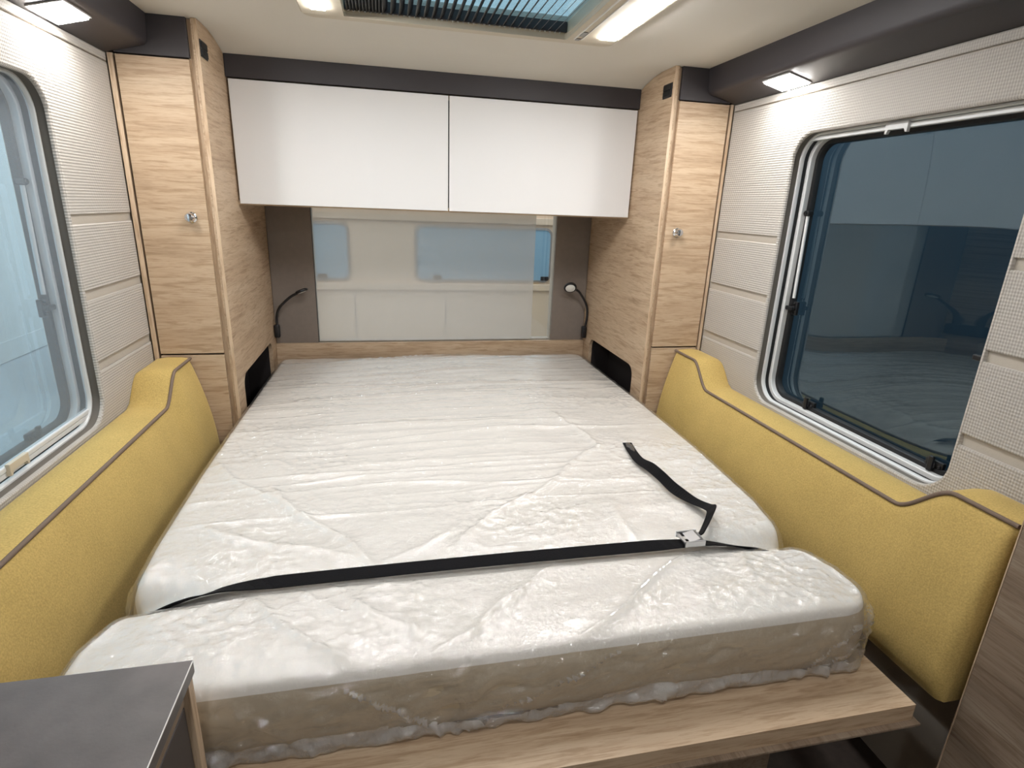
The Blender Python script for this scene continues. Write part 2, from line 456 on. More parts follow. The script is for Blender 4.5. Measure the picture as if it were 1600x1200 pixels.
# ------------------------------------------------------------------ windows in the side walls
def latch(parent, s, x, y, z, up=False):
    """black plastic toggle latch on the pane; up: mounted on the upright edge"""
    bm = bmesh.new()
    a, b = (.012, .024) if up else (.026, .013)
    box(bm, x-.006, x+.006, y-a, y+a, z-b, z+b, bev=.003)
    lathe(bm, [(.009, 0), (.009, .008), (.006, .011)], 14, frame((x - s*.004, y, z), (-s, 0, 0), (0, 1, 0)))
    for q in (-1, 1):
        c = (x - s*.006, y + (0 if up else q*.018), z + (q*.017 if up else 0))
        lathe(bm, [(.0045, 0), (.0045, .004), (.003, .006)], 10, frame(c, (-s, 0, 0), (0, 1, 0)))
    o = setsmooth(finish('window_latch', bm, M['black'], parent))
    bm = bmesh.new()
    d = (0, 0, 1) if not up else (0, 1, 0)
    if up: box(bm, x - s*.022, x - s*.012, y-.008, y+.03, z-.007, z+.007, bev=.003)
    else: box(bm, x - s*.022, x - s*.012, y-.007, y+.007, z-.016, z+.026, bev=.003)
    finish('lever', bm, M['black'], o)

def side_window(name, s, xin, label, screen_down):
    t = empty(name, (xin + s*.06, (WY0+WY1)/2, WZ0)); tag(t, label, kind='structure')
    X = lambda d: xin + s*d
    def rg(nm, mat, y0, prof, n=10):
        bm = bmesh.new(); ring(bm, WY0, WY1, WZ0, WZ1, WR, [(i, X(d)) for i, d in prof], n)
        return setsmooth(finish(nm, bm, M[mat], t), 40)
    rg('outer_frame', 'plastic', 0, [(-.004, .0302), (.008, .0302), (.0095, .032), (.0095, .044), (-.004, .044)])
    rg('blind_channel', 'rubber', 0, [(-.004, .0442), (.006, .0442), (.006, .060), (-.004, .060)])
    rg('inner_frame', 'plastic', 0, [(-.004, .0602), (.0175, .0602), (.0195, .0625), (.0195, .078), (-.004, .078)])
    rg('seal', 'rubber', 0, [(-.004, .0782), (.031, .0782), (.033, .081), (.033, .097), (-.004, .097)])
    # acrylic pane, slightly bowed outwards
    bm = bmesh.new()
    ny, nz = 24, 24; y0, y1, z0, z1 = WY0+.006, WY1-.006, WZ0+.006, WZ1-.006
    g = []
    for i in range(ny+1):
        row = []
        for j in range(nz+1):
            y = y0 + (y1-y0)*i/ny; z = z0 + (z1-z0)*j/nz
            q = (2*i/ny-1)**2; w_ = (2*j/nz-1)**2
            row.append(bm.verts.new((X(.0985 + .010*(1-q**2)*(1-w_**2)), y, z)))
        g.append(row)
    for i in range(ny):
        for j in range(nz): bm.faces.new((g[i][j], g[i+1][j], g[i+1][j+1], g[i][j+1]))
    p = finish('pane', bm, M['glass'], t, smooth=True); p['label'] = 'blue-tinted acrylic pane'
    # roller blind end bar with its pull clip
    zb = -.607 if screen_down else .243
    bm = bmesh.new(); box(bm, *sorted((X(.034), X(.050))), WY0-.001, WY1+.001, zb-.006, zb+.006, bev=.002)
    if screen_down:
        box(bm, *sorted((X(.036), X(.046))), WY0-.001, WY1+.001, zb-.020, zb-.0075, bev=.002)
    else:
        box(bm, *sorted((X(.036), X(.048))), WY0-.001, WY1+.001, zb+.0075, zb+.0165, bev=.002)
    bar = finish('blind_bar', bm, M['plastic'], t)
    yc = 1.395
    bm = bmesh.new()
    o = [(yc-.036, zb-.017), (yc-.030, zb-.017), (yc-.026, zb-.006), (yc+.026, zb-.006), (yc+.030, zb-.017), (yc+.036, zb-.017), (yc+.036, zb+.011), (yc-.036, zb+.011)]
    prism(bm, o, 'x', *sorted((X(.026), X(.036))), bev=.001)
    c = finish('pull_clip', bm, M['plastic' if not screen_down else 'beige'], bar)
    if screen_down:
        bm = bmesh.new(); box(bm, *sorted((X(.040), X(.0408))), WY0-.001, WY1+.001, zb+.006, WZ1-.004)
        sc_ = finish('insect_screen', bm, M['screen'], t); sc_['label'] = 'grey gauze insect screen drawn down'
    # latches and telescopic stay
    xl_ = X(.088)
    for y, z, u in ((1.722, -.305, True), (1.565, -.608, False), (1.09, -.608, False), (1.03, -.305, True)):
        latch(t, s, xl_, y, z, u)
    for y in (1.735, 1.015):
        bm = bmesh.new(); tube(bm, [(X(.080), y, .012), (X(.082), y-.004*(1 if y > 1.3 else -1), -.27)], .0055, 12)
        st = setsmooth(finish('window_stay', bm, M['plastic'], t))
        bm = bmesh.new(); box(bm, *sorted((X(.070), X(.092))), y-.011, y+.011, .006, .024, bev=.004)
        tube(bm, [(X(.066), y, .015), (X(.096), y, .015)], .006, 10)
        finish('stay_joint', bm, M['black'], st)
    return t
side_window('window_1', -1, XL, 'left side window, pale and bright, with the insect screen drawn down', True)
side_window('window_2', 1, XR, 'right side window, dark blue, mirroring the cabinet and bed', False)

# rear window
t = empty('window_3', ((RX0+RX1)/2, YB-.02, RZ0)); tag(t, 'wide hazy rear window under the white overhead cabinet', kind='structure')
bx('pane', M['clear'], t, RX0+.001, RX1-.001, 2.938, 2.944, RZ0, RZ1, bev=.0005)
f = bx('protective_film', M['veil'], t, RX0+.004, .752, 2.931, 2.9318, RZ0+.002, RZ1-.004, bev=0)
f['label'] = 'milky protective film still stuck on the pane'
bm = bmesh.new()
box(bm, RX0-.004, RX0+.002, 2.926, 2.937, RZ0, RZ1)
finish('edge_strip', bm, M['rubber'], t)

# ------------------------------------------------------------------ wardrobes either side of the bed
def wardrobe(s, label):
    """s = -1 left, +1 right; mirrored about the bed's middle x = .247"""
    X = lambda d: .2467 + s*d                    # d = distance from the middle line
    bxx = lambda nm, mt, par, d0, d1, *r, **k: bx(nm, M[mt], par, *sorted((X(d0), X(d1))), *r, **k)
    t = empty('wardrobe', (X(.93), 2.5, FLOOR)); tag(t, label, 'wardrobe', 'wardrobes beside the bed')
    D0 = .8035                                   # inner face towards the bed
    NY0, NY1, NZ0, NZ1, NR = 2.245, 2.815, -.95, -.658, .05
    # side panel with a storage niche cut in
    def nhole(y0, y1, z0, z1, upper):
        if upper:
            poly = [(y1, z0)] + [(y1, z1)] + [(y0, z1), (y0, z0), (NY0, z0)]
            for cy, a0 in ((NY0+NR, 180), (NY1-NR, 90)):
                for i in range(7):
                    a = math.radians(a0-15*i); poly.append((cy+NR*math.cos(a), NZ1-NR+NR*math.sin(a)))
            poly.append((NY1, z0)); return poly
        return [(y0, z1), (y0, z0), (y1, z0), (y1, z1), (NY1, z1), (NY1, NZ0), (NY0, NZ0), (NY0, z1)]
    up_ = nhole(2.147, 2.926, -.80, .50, True)
    up_[1:3] = [(2.926, .472), (2.45, .479), (2.40, .494), (2.33, .508), (2.26, ZC-.001), (2.147, ZC-.001)]
    bm = bmesh.new(); prism(bm, up_, 'x', *sorted((X(D0), X(D0+.017))))
    prism(bm, nhole(2.147, 2.926, FLOOR+.001, -.80, False), 'x', *sorted((X(D0), X(D0+.017))))
    sp = finish('side_panel', bm, M['oak_y'], t)
    bm = bmesh.new()                             # the niche's black lining (five faces)
    a, b = sorted((X(D0+.0165), X(D0+.12)))
    box(bm, *sorted((X(D0+.12), X(D0+.125))), NY0-.01, NY1+.01, NZ0-.01, NZ1+.01)
    box(bm, a, b, NY0-.012, NY0-.002, NZ0-.01, NZ1+.01); box(bm, a, b, NY1+.002, NY1+.012, NZ0-.01, NZ1+.01)
    box(bm, a, b, NY0-.01, NY1+.01, NZ1+.002, NZ1+.012); box(bm, a, b, NY0-.01, NY1+.01, NZ0-.012, NZ0-.002)
    nl = finish('niche', bm, M['niche'], t); nl['label'] = 'black-lined storage niche'
    bxx('panel_edge', 'oak_edge', t, D0-.0005, D0+.0105, 2.1445, 2.147, FLOOR+.001, ZC-.002, bev=.0006)
    bxx('corner_post', 'oak_z', t, D0+.0105, D0+.036, 2.161, 2.175, FLOOR+.001, ZC-.002, bev=.001)
    # doors
    zd0, zd1, zl = -.545, .400, -.5515
    dr = bxx('door', 'oak_x', t, D0+.034, 1.0445, 2.150, 2.168, zd0, zd1, bev=.0012)
    bxx('lower_front', 'oak_x', t, D0+.034, 1.0445, 2.150, 2.168, FLOOR+.001, zl, bev=.0012)
    bxx('carcass', 'rubber', t, D0+.04, 1.05, 2.169, 2.176, FLOOR+.001, .402, bev=0)
    bxx('wall_strip', 'oak_edge', t, 1.0515, (1.0662 if s < 0 else 1.0628), 2.150, 2.172, FLOOR+.001, .402, bev=.001)
    # push-button knob
    kx, kz = X(.887), -.0745
    bm = bmesh.new()
    lathe(bm, [(.0175, 0), (.0175, .003), (.013, .006), (.010, .012), (.0145, .019), (.0158, .025), (.0125, .031), (.005, .033)], 24,
          frame((kx, 2.150, kz), (0, -1, 0)))
    setsmooth(finish('knob', bm, M['chrome'], dr), 30)
    # light switches near the ceiling
    sw = bxx('switch_plate', 'black', t, D0-.003, D0+.001, 2.156, 2.226, .413, .462, bev=.001)
    for z0, z1 in ((.417, .436), (.439, .458)):
        bxx('rocker', 'rubber', sw, D0-.006, D0-.0025, 2.160, 2.222, z0, z1, bev=.0015)
    return t
wardrobe(-1, 'oak corner wardrobe left of the bed with a chrome knob')
wardrobe(1, 'oak corner wardrobe right of the bed with a chrome knob')

# ------------------------------------------------------------------ overhead cabinet and headboard
t = empty('overhead_cabinet', (.2467, 2.69, -.035)); tag(t, 'white two-door overhead cabinet spanning the bed head', 'cabinet')
bm = bmesh.new()
box(bm, -.556, 1.049, 2.447, 2.925, -.0325, -.016, bev=.001)
box(bm, -.556, -.54, 2.459, 2.925, -.016, .405); box(bm, 1.033, 1.049, 2.459, 2.925, -.016, .405); box(bm, -.556, 1.049, 2.459, 2.925, .39, .407)
finish('carcass', bm, M['oak_x'], t)
bm = bmesh.new(); box(bm, -.54, 1.033, 2.4595, 2.463, -.016, .39); finish('shadow_back', bm, M['rubber'], t)
for x0, x1 in ((-.549, .2472), (.2520, 1.0425)):
    d = bx('door', M['white'], t, x0, x1, 2.438, 2.457, -.0275, .404, bev=.0014)
t = bx('headboard', M['oak_x'], None, -.556, 1.049, 2.905, 2.924, -1.05, -.693, bev=.0015)
tag(t, 'low horizontal oak board across the bed head', 'headboard')

# ------------------------------------------------------------------ reading lamps
def reading_lamp(neck, base, head_n, label, face):
    s = -1 if base[0] < 0 else 1
    t = empty('reading_lamp', base); tag(t, label, 'lamp', 'reading lamps at the bed head')
    bm = bmesh.new()
    box(bm, base[0]-.013, base[0]+.013, base[1]-.013, base[1]+.013, base[2]-.032, base[2]+.034, bev=.007, seg=3)
    setsmooth(finish('base', bm, M['black'], t))
    path = smoothpath(neck, 8)
    bm = bmesh.new(); tube(bm, path, .0062, 10); setsmooth(finish('gooseneck', bm, M['black'], t), 60)
    end = Vector(neck[-1])
    bm = bmesh.new(); n = Vector(head_n).normalized()
    if face:
        c = end + Vector((-.032*s, 0, .012))
        lathe(bm, [(.022, -.010), (.030, -.006), (.034, 0), (.034, .006), (.031, .009), (.025, .0088)], 28, frame(c, n))
    else:
        c = end + Vector((.012, 0, .006))
        lathe(bm, [(.022, -.008), (.030, -.004), (.031, .002), (.029, .006), (.024, .0058)], 28, frame(c, n))
    h = setsmooth(finish('lamp_head', bm, M['black'], t), 40)
    bm = bmesh.new(); r = .0255 if face else .022
    lathe(bm, [(r, .0), (r, .0095 if face else .0065), (r*.7, .0115 if face else .008)], 24, frame(c, n))
    setsmooth(finish('lens', bm, M['lens'], h), 40)
reading_lamp([(-.537, 2.885, -.62), (-.537, 2.885, -.555), (-.520, 2.882, -.508), (-.470, 2.877, -.458), (-.425, 2.872, -.432)],
             (-.541, 2.887, -.625), (.38, -.12, -.92), 'black gooseneck reading lamp at the left wardrobe, its head turned edge-on', False)
reading_lamp([(1.034, 2.872, -.63), (1.044, 2.866, -.56), (1.034, 2.862, -.49), (.992, 2.856, -.425), (.965, 2.850, -.405)],
             (1.034, 2.873, -.64), (-.15, -.78, -.60), 'black gooseneck reading lamp at the right wardrobe, its pale lens facing out', True)

# ------------------------------------------------------------------ roof hatch with pleated screen and LED strips
t = empty('roof_hatch', ((HX0+HX1)/2, (HY0+HY1)/2, ZC)); tag(t, 'roof hatch with pale frame, black pleats and light strips', 'roof hatch')
def flat_ring(bm, xo0, xo1, yo0, yo1, xi0, xi1, yi0, yi1, z0, z1, ro, ri):
    def rr(x0, x1, y0, y1, r): return rrect(x0, x1, y0, y1, r, 6)
    O, I = rr(xo0, xo1, yo0, yo1, ro), rr(xi0, xi1, yi0, yi1, ri); n = len(O)
    lo = [[bm.verts.new((p[0], p[1], z)) for p in L_] for L_, z in ((O, z1), (O, z0+.004), (rr(xo0+.004, xo1-.004, yo0+.004, yo1-.004, ro), z0), (I, z0), (I, z1))]
    for k in range(5):
        A, B = lo[k], lo[(k+1) % 5]
        for i in range(n): bm.faces.new((A[i], A[(i+1) % n], B[(i+1) % n], B[i]))
bm = bmesh.new()
flat_ring(bm, HX0-.118, HX1+.158, HY0-.06, HY1+.038, HX0, HX1, HY0, HY1, ZC-.014, ZC+.001, .035, .008)
setsmooth(finish('frame', bm, M['beige'], t), 40)
bm = bmesh.new()
flat_ring(bm, HX0-.004, HX1+.004, HY0-.004, HY1+.004, HX0+.001, HX1-.001, HY0+.001, HY1-.001, ZC, ZC+.034, .008, .008)
finish('shaft', bm, M['beige'], t)
for x0, x1 in ((HX0-.085, HX0-.045), (HX1+.090, HX1+.140)):
    l = bx('led_strip', M['led_h'], t, x0, x1, HY0+.02, HY1-.055, ZC-.019, ZC-.0135, bev=.002)
    l['label'] = 'lit white light strip'
for x0, x1 in ((HX1+.018, HX1+.022), (HX1+.040, HX1+.044)):
    bx('slide_rail', M['stone_edge'], t, x0, x1, HY0+.02, HY1-.02, ZC-.0165, ZC-.0138, bev=.0005)
for y0, y1 in ((HY1-.10, HY1-.055), (HY1-.03, HY1-.012)):
    bx('rail_stop', M['greyplastic'], t, HX1+.024, HX1+.038, y0, y1, ZC-.0165, ZC-.0138, bev=.001)
bx('dome', M['dome'], t, HX0-.02, HX1+.02, HY0-.02, HY1+.02, ZC+.0345, ZC+.044, bev=.003)
bx('lower_rail', M['dark'], t, HX0+.002, HX1-.002, HY1-.010, HY1-.0015, ZC+.004, ZC+.033, bev=.001)
# slanted pleats hanging side by side; the left ones are bunched together
xs = [HX0+.008 + i*.009 for i in range(12)]
while xs[-1] + .0235 < HX1-.02: xs.append(xs[-1] + .0235)
pl = None
for x in xs:
    if pl is None:
        bm = bmesh.new()
        ax, az = .0145, .016
        prism(bm, [(x, ZC+.0015), (x+.0016, ZC+.0012), (x+ax+.0016, ZC+az), (x+ax, ZC+az+.0003)], 'y', HY0+.006, HY1-.006)
        pl = finish('pleat', bm, M['black'], t); x0 = x
    else:
        c = pl.copy(); C.objects.link(c); c.parent = t; c.location = (x-x0, 0, 0)
tz = None
for i in range(44):
    x = HX0+.012 + i*.0158
    if x > HX1-.012: break
    if tz is None:
        bm = bmesh.new(); prism(bm, [(x, -.004), (x+.0055, .004), (x-.0055, .004)], 'y', HY1-.006, HY1-.0015)
        for v in bm.verts: v.co.z += ZC+.004
        tz = finish('pleat_cord_guide', bm, M['plastic'], t); x0 = x
    else:
        c = tz.copy(); C.objects.link(c); c.parent = t; c.location = (x-x0, 0, 0)

# ------------------------------------------------------------------ pelmet lamps and added fill lamps
def pelmet_lamp(s, xin, label):
    X = lambda d: xin - s*d
    t = empty('pelmet_lamp', (X(.06), 1.785, .41)); tag(t, label, 'lamp', 'square lamps under the pelmets')
    # the lamp lies in the sloping underside
    def slab(nm, mat, d0, d1, y0, y1, lift, th):
        z = lambda d: .401 + .25*d
        bm = bmesh.new()
        o = [(X(d0), z(d0)-lift), (X(d1), z(d1)-lift), (X(d1), z(d1)-lift-th), (X(d0), z(d0)-lift-th)]
        prism(bm, o, 'y', y0, y1, bev=.0008)
        return finish(nm, bm, M[mat], t)
    slab('bezel', 'greyplastic', .012, .094, 1.712, 1.852, .0002, .004)
    slab('lens', 'led_c', .017, .088, 1.717, 1.847, .0043, .0035)
pelmet_lamp(-1, XL, 'glowing square lamp under the left pelmet')
pelmet_lamp(1, XR, 'glowing square lamp under the right pelmet')
for y in (.35, -.85, -1.9):  # unseen lamps added behind the camera for fill light
    for x in (-.2, .7):
        t = empty('fill_lamp', (x, y, ZC-.02))
        tag(t, 'added round fill lamp, %s of the %s pair behind the viewpoint' % ('left' if x < 0 else 'right', {.35: 'nearest', -.85: 'middle', -1.9: 'farthest'}[y]), 'lamp', 'added fill lamps behind the viewpoint')
        bm = bmesh.new(); lathe(bm, [(.062, -.012), (.070, -.006), (.070, 0)], 28, Matrix.Translation((x, y, ZC-.0005)))
        setsmooth(finish('housing', bm, M['plastic'], t))
        bm = bmesh.new(); lathe(bm, [(.045, -.0165), (.054, -.0145), (.054, -.0122)], 28, Matrix.Translation((x, y, ZC-.0005)))
        finish('lens', bm, M['led_fill'], t)

# ------------------------------------------------------------------ bolsters along the side walls
def bolster(s, xin, y0, label):
    t = empty('bolster', (xin - s*.08, (y0+2.145)/2, -.99)); tag(t, label, 'bolster', 'mustard bolsters beside the bed')
    # top outline z(y): high at both ends, dipped under the window
    def ztop(y):
        def ss(a, b, v):
            u = min(1, max(0, (v-a)/(b-a))); return u*u*(3-2*u)
        hi, lo = -.562, -.655
        z = lo + (hi-lo)*ss(1.868, 1.99, y)
        return max(z, lo + (hi-lo)*(1-ss(.865, 1.0, y)))
    ys = [y0 + (2.143-y0)*i/130 for i in range(131)]
    bm = bmesh.new()
    # cross-section (distance from wall, height fraction) : back-top, top, piping edge, bulged face, base
    rows = []
    for y in ys:
        zt = ztop(y); zb = -.99
        e = min(1, (y-y0)/.02, (2.143-y)/.02); e = max(e, 0); sh = .012*(1-math.sqrt(max(0, 1-(1-e)**2)))
        tilt = .0 if y > 1.9 or y < .95 else .012
        P = [(.001, zb), (.001, zt+tilt*.4-.006), (.012, zt+tilt*.5+.002), (.045, zt+.007+tilt*.4), (.09, zt+.006), (.108, zt+.003), (.117-sh, zt)]
        for k in range(1, 15):
            f = k/14; z = zt + (zb-zt)*f
            P.append((.119 + .072*f + .016*math.sin(math.pi*min(1, f*1.05)) - sh - (.02*(f-.93)/.07 if f > .93 else 0), z))
        rows.append([bm.verts.new((xin - s*p[0], y, p[1])) for p in P])
    n = len(rows[0])
    for A, B in zip(rows, rows[1:]):
        for k in range(n): bm.faces.new((A[k], A[(k+1) % n], B[(k+1) % n], B[k]))
    bm.faces.new(rows[0]); bm.faces.new(rows[-1])
    bmesh.ops.triangulate(bm, faces=[f for f in bm.faces if len(f.verts) > 4])
    c = setsmooth(finish('cushion', bm, M['yellow'], t), 55)
    bm = bmesh.new()
    tube(bm, [(xin - s*.118, y, ztop(y)+.0015) for y in ys], .0052, 8)
    p = setsmooth(finish('piping', bm, M['piping'], t), 60); p['label'] = 'taupe piping along the front edge'
bolster(-1, XL, .775, 'mustard yellow velour bolster along the left wall under the bright window')
bolster(1, XR, .735, 'mustard yellow velour bolster along the right wall under the dark window')

# ------------------------------------------------------------------ bed: base, mattress with wrap, lashing strap
t = empty('bed_base', (.22, 1.8, FLOOR)); tag(t, 'oak bed base board sticking out below the mattress', 'bed base')
bm = bmesh.new(); prism(bm, [(-.295, .683), (1.0, .683), (1.0, 2.895), (-.545, 2.895), (-.545, .765), (-.295, .765)], 'z', -.951, -.9125); finish('board', bm, M['oak_x'], t)
bm = bmesh.new(); box(bm, -.29, 1.012, .672, .70, -.957, -.9515, bev=.001); finish('lower_lip', bm, M['oak_grey'], t)
bm = bmesh.new(); box(bm, -.52, .95, .95, 2.88, FLOOR+.001, -.9515); finish('plinth', bm, M['oak_grey'], t)

rng = np.random.RandomState(7)
def vnoise(x, y, seed):
    """smooth value noise on arrays"""
    r = np.random.RandomState(seed); T = r.rand(256, 256)
    xi = np.floor(x).astype(int); yi = np.floor(y).astype(int); fx = x-xi; fy = y-yi
    fx = fx*fx*fx*(fx*(fx*6-15)+10); fy = fy*fy*fy*(fy*(fy*6-15)+10)
    a = T[xi % 256, yi % 256]; b = T[(xi+1) % 256, yi % 256]; c = T[xi % 256, (yi+1) % 256]; d = T[(xi+1) % 256, (yi+1) % 256]
    return a*(1-fx)*(1-fy) + b*fx*(1-fy) + c*(1-fx)*fy + d*fx*fy - .5

def fbm(x, y, seed, oct=4, gain=.5):
    s = 0; a = 1
    for i in range(oct): s = s + a*vnoise(x*2**i + 17.3*i, y*2**i + 9.1*i, seed+i); a *= gain
    return s

MY0, MY1 = .80, 2.88
MZ, MB = -.766, -.910
SEAM = 1.056
def plan(y, grow=0.0):
    yl = [.80, .93, 1.01, 1.056, 1.10, 1.25, 1.6, 2.1, 2.9]
    xl = np.interp(y, yl, [-.552, -.552, -.522, -.505, -.527, -.538, -.545, -.541, -.530]) - grow
    xr = np.interp(y, yl, [1.0, .995, .968, .952, .972, 1.000, 1.022, 1.030, 1.022]) + grow
    R = .085
    d = np.clip((y - (MY0-grow))/R, 0, 1); cut = R*(1-np.sqrt(np.clip(1-(1-d)**2, 0, 1)))
    d2 = np.clip((MY1-y)/.03, 0, 1); cut = cut + .03*(1-np.sqrt(np.clip(1-(1-d2)**2, 0, 1)))
    return xl+cut, xr-cut

# creases of the wrap: (x0, y0, x1, y1, height, width)
CRE = [(-.315, 1.459, -.027, 1.05, .0065, .010), (.671, 1.632, .15, 1.157, .0065, .011), (-.497, 1.641, -.303, 1.389, .005, .012),
       (-.257, .986, -.08, .81, .005, .006), (.031, .998, .045, .80, .004, .006), (.125, .845, .05, .795, .004, .005),
       (.692, 1.028, .31, .80, .006, .005), (-.197, 1.03, -.087, .94, .004, .009), (.229, .945, .126, .82, .005, .010),
       (-.133, 1.03, .02, .879, .004, .010), (.805, 1.016, .775, .922, .004, .010), (.337, 1.03, .217, .89, .005, .010),
       (.778, 1.66, .80, 1.20, .004, .010), (.567, 1.229, .587, 1.076, .004, .010), (-.028, 1.096, .124, 1.202, .004, .012),
       (.671, 1.632, .62, 1.95, .005, .008), (-.45, 1.30, -.1, 1.12, .003, .012)]
def wrinkle(x, y):
    h = np.zeros_like(x)
    r = np.random.RandomState(3)
    # long folds running across the bed
    for k in range(46):
        yc = 1.30 + 1.56*(k + r.rand()*.9)/46
        a = .0016 + .0026*r.rand(); wd = .007 + .010*r.rand()
        if yc > 2.2: a *= 1.5
        xm = .25 + (r.rand()-.5)*.9; L_ = .35 + .55*r.rand()
        curve = yc + .05*np.sin((x-.2)*2.2 + r.rand()*.6)*(yc-1.2)/1.6 + .055*vnoise(x*2.6 + 31*k, y*0 + k*1.7, 50+k) - .05*(x-.25)**2
        env = np.exp(-((x-xm)/L_)**4) * (.55 + .9*np.clip(vnoise(x*3.1 + 7*k, y*0+k, 90)+.4, 0, 1))
        d = (y-curve)/wd
        h += a*env*np.where(d < 0, np.exp(d*1.2), np.exp(-d*2.2))
    for x0, y0, x1, y1, a, wd in CRE:
        dx, dy = x1-x0, y1-y0; Ln = math.hypot(dx, dy); ux, uy = dx/Ln, dy/Ln
        s_ = (x-x0)*ux + (y-y0)*uy; d = -(x-x0)*uy + (y-y0)*ux + .012*np.sin(s_*14)
        env = 1/(1+np.exp(-(s_+.02)/.015)) / (1+np.exp((s_-Ln-.02)/.015))
        h += a*env*np.exp(-np.abs(d)/wd)
    # patchy crinkles
    patch = np.clip(fbm(x*3.3, y*3.3, 11, 3)*2.6 + .25, 0, 1)
    cr = 1 - np.abs(fbm(x*26 + y*9, y*34 - x*6, 21, 3))*2.8
    h += .0024*patch*np.clip(cr, 0, 1)**2
    h += .0045*fbm(x*5, y*8, 33, 4)
    return h

def edge_drop(d, r):
    t_ = np.clip(1 - d/r, 0, 1); return r*(1-np.sqrt(np.clip(1-t_*t_, 0, 1)))

def bed_sheet(nx, ny, grow, zoff, rr, wr, skirt, name, mat, parent, mat2=None, pick=None):
    u = np.linspace(-1, 1, nx); u = np.sign(u)*(1-(1-np.abs(u))**1.15)
    v = np.linspace(0, 1, ny)
    y = (MY0-grow) + (MY1-MY0+grow)*(v**1.12)
    xl, xr = plan(y, grow)
    X_ = xl[:, None] + (xr-xl)[:, None]*(u[None, :]+1)/2; Y_ = np.repeat(y[:, None], nx, 1)
    de = np.minimum(np.minimum(X_-xl[:, None], xr[:, None]-X_), Y_-(MY0-grow))
    de = np.maximum(de, 0)
    side = np.clip(1-np.minimum(X_-xl[:, None], xr[:, None]-X_)/.24, 0, 1)
    g = np.exp(-((Y_-SEAM)/np.where(Y_ > SEAM, .040, .030))**2)
    Z_ = MZ + zoff - edge_drop(de, rr) - g*(.007 + .042*side**2)
    Z_ += wr*wrinkle(X_, Y_)*np.clip(de/.03, .25, 1)*(1-.6*g)
    verts = np.stack([X_, Y_, Z_], -1).reshape(-1, 3).tolist()
    idx = lambda i, j: i*nx+j
    faces = [(idx(i, j), idx(i, j+1), idx(i+1, j+1), idx(i+1, j)) for i in range(ny-1) for j in range(nx-1)]
    # boundary loop: left side back to front, front left to right, right side front to back
    loop = [(i, 0) for i in range(ny-1, -1, -1)] + [(0, j) for j in range(1, nx)] + [(i, nx-1) for i in range(1, ny)]
    P = np.array([verts[idx(*q)] for q in loop])
    T = np.gradient(P[:, :2], axis=0); T /= np.maximum(np.linalg.norm(T, axis=1), 1e-9)[:, None]
    Nn = np.stack([T[:, 1], -T[:, 0]], 1)                       # outward for this running direction
    cen = np.array([.23, 1.8]); 
    if np.sum((P[:, :2]-cen)*Nn) < 0: Nn = -Nn
    arc = np.cumsum(np.r_[0, np.linalg.norm(np.diff(P[:, :2], axis=0), axis=1)])
    nmat = [0]*len(faces)
    prev = [idx(*q) for q in loop]
    for lev, (dz, out) in enumerate(skirt(P, arc)):
        base = len(verts)
        Q = np.c_[P[:, :2] + Nn*out[:, None], dz]
        verts += Q.tolist()
        cur = [base+k for k in range(len(loop))]
        for k in range(len(loop)-1):
            faces.append((prev[k], prev[k+1], cur[k+1], cur[k])); nmat.append(1 if pick is None else int(pick(lev, P[k])))
        prev = cur
    me = bpy.data.meshes.new(name)
    off = wloc(parent)
    verts = [(a-off.x, b-off.y, c+H-off.z) for a, b, c in verts]
    me.from_pydata(verts, [], faces); me.update()
    me.polygons.foreach_set('use_smooth', [True]*len(faces))
    me.materials.append(mat)
    if mat2 is not None:
        me.materials.append(mat2); me.polygons.foreach_set('material_index', nmat)
    o = bpy.data.objects.new(name, me); C.objects.link(o); o.parent = parent
    bmn = bmesh.new(); bmn.from_mesh(me); bmesh.ops.recalc_face_normals(bmn, faces=bmn.faces[:]); bmn.to_mesh(me); bmn.free()
    return o

t = empty('mattress', (.23, 1.85, MB)); tag(t, 'cream mattress in clear crinkled plastic wrap on the bed', 'mattress')
def core_skirt(P, arc):
    z0 = P[:, 2]; out = []
    slim = np.clip((2.25-P[:, 1])/.2, .1, 1)
    for f, o_ in ((.06, .002), (.25, .008), (.5, .010), (.75, .008), (.94, .003), (1.0, -.006)):
        out.append((z0 + (MB-z0)*f, (np.full(len(P), o_) + .003*vnoise(arc*9, arc*0+f*3, 71))*slim))
    out.append((np.full(len(P), MB), np.full(len(P), -.05)))
    return out
bed_sheet(150, 190, 0.0, 0.0, .019, 1.1, core_skirt, 'ticking', M['mattress'], t, M['tick'])
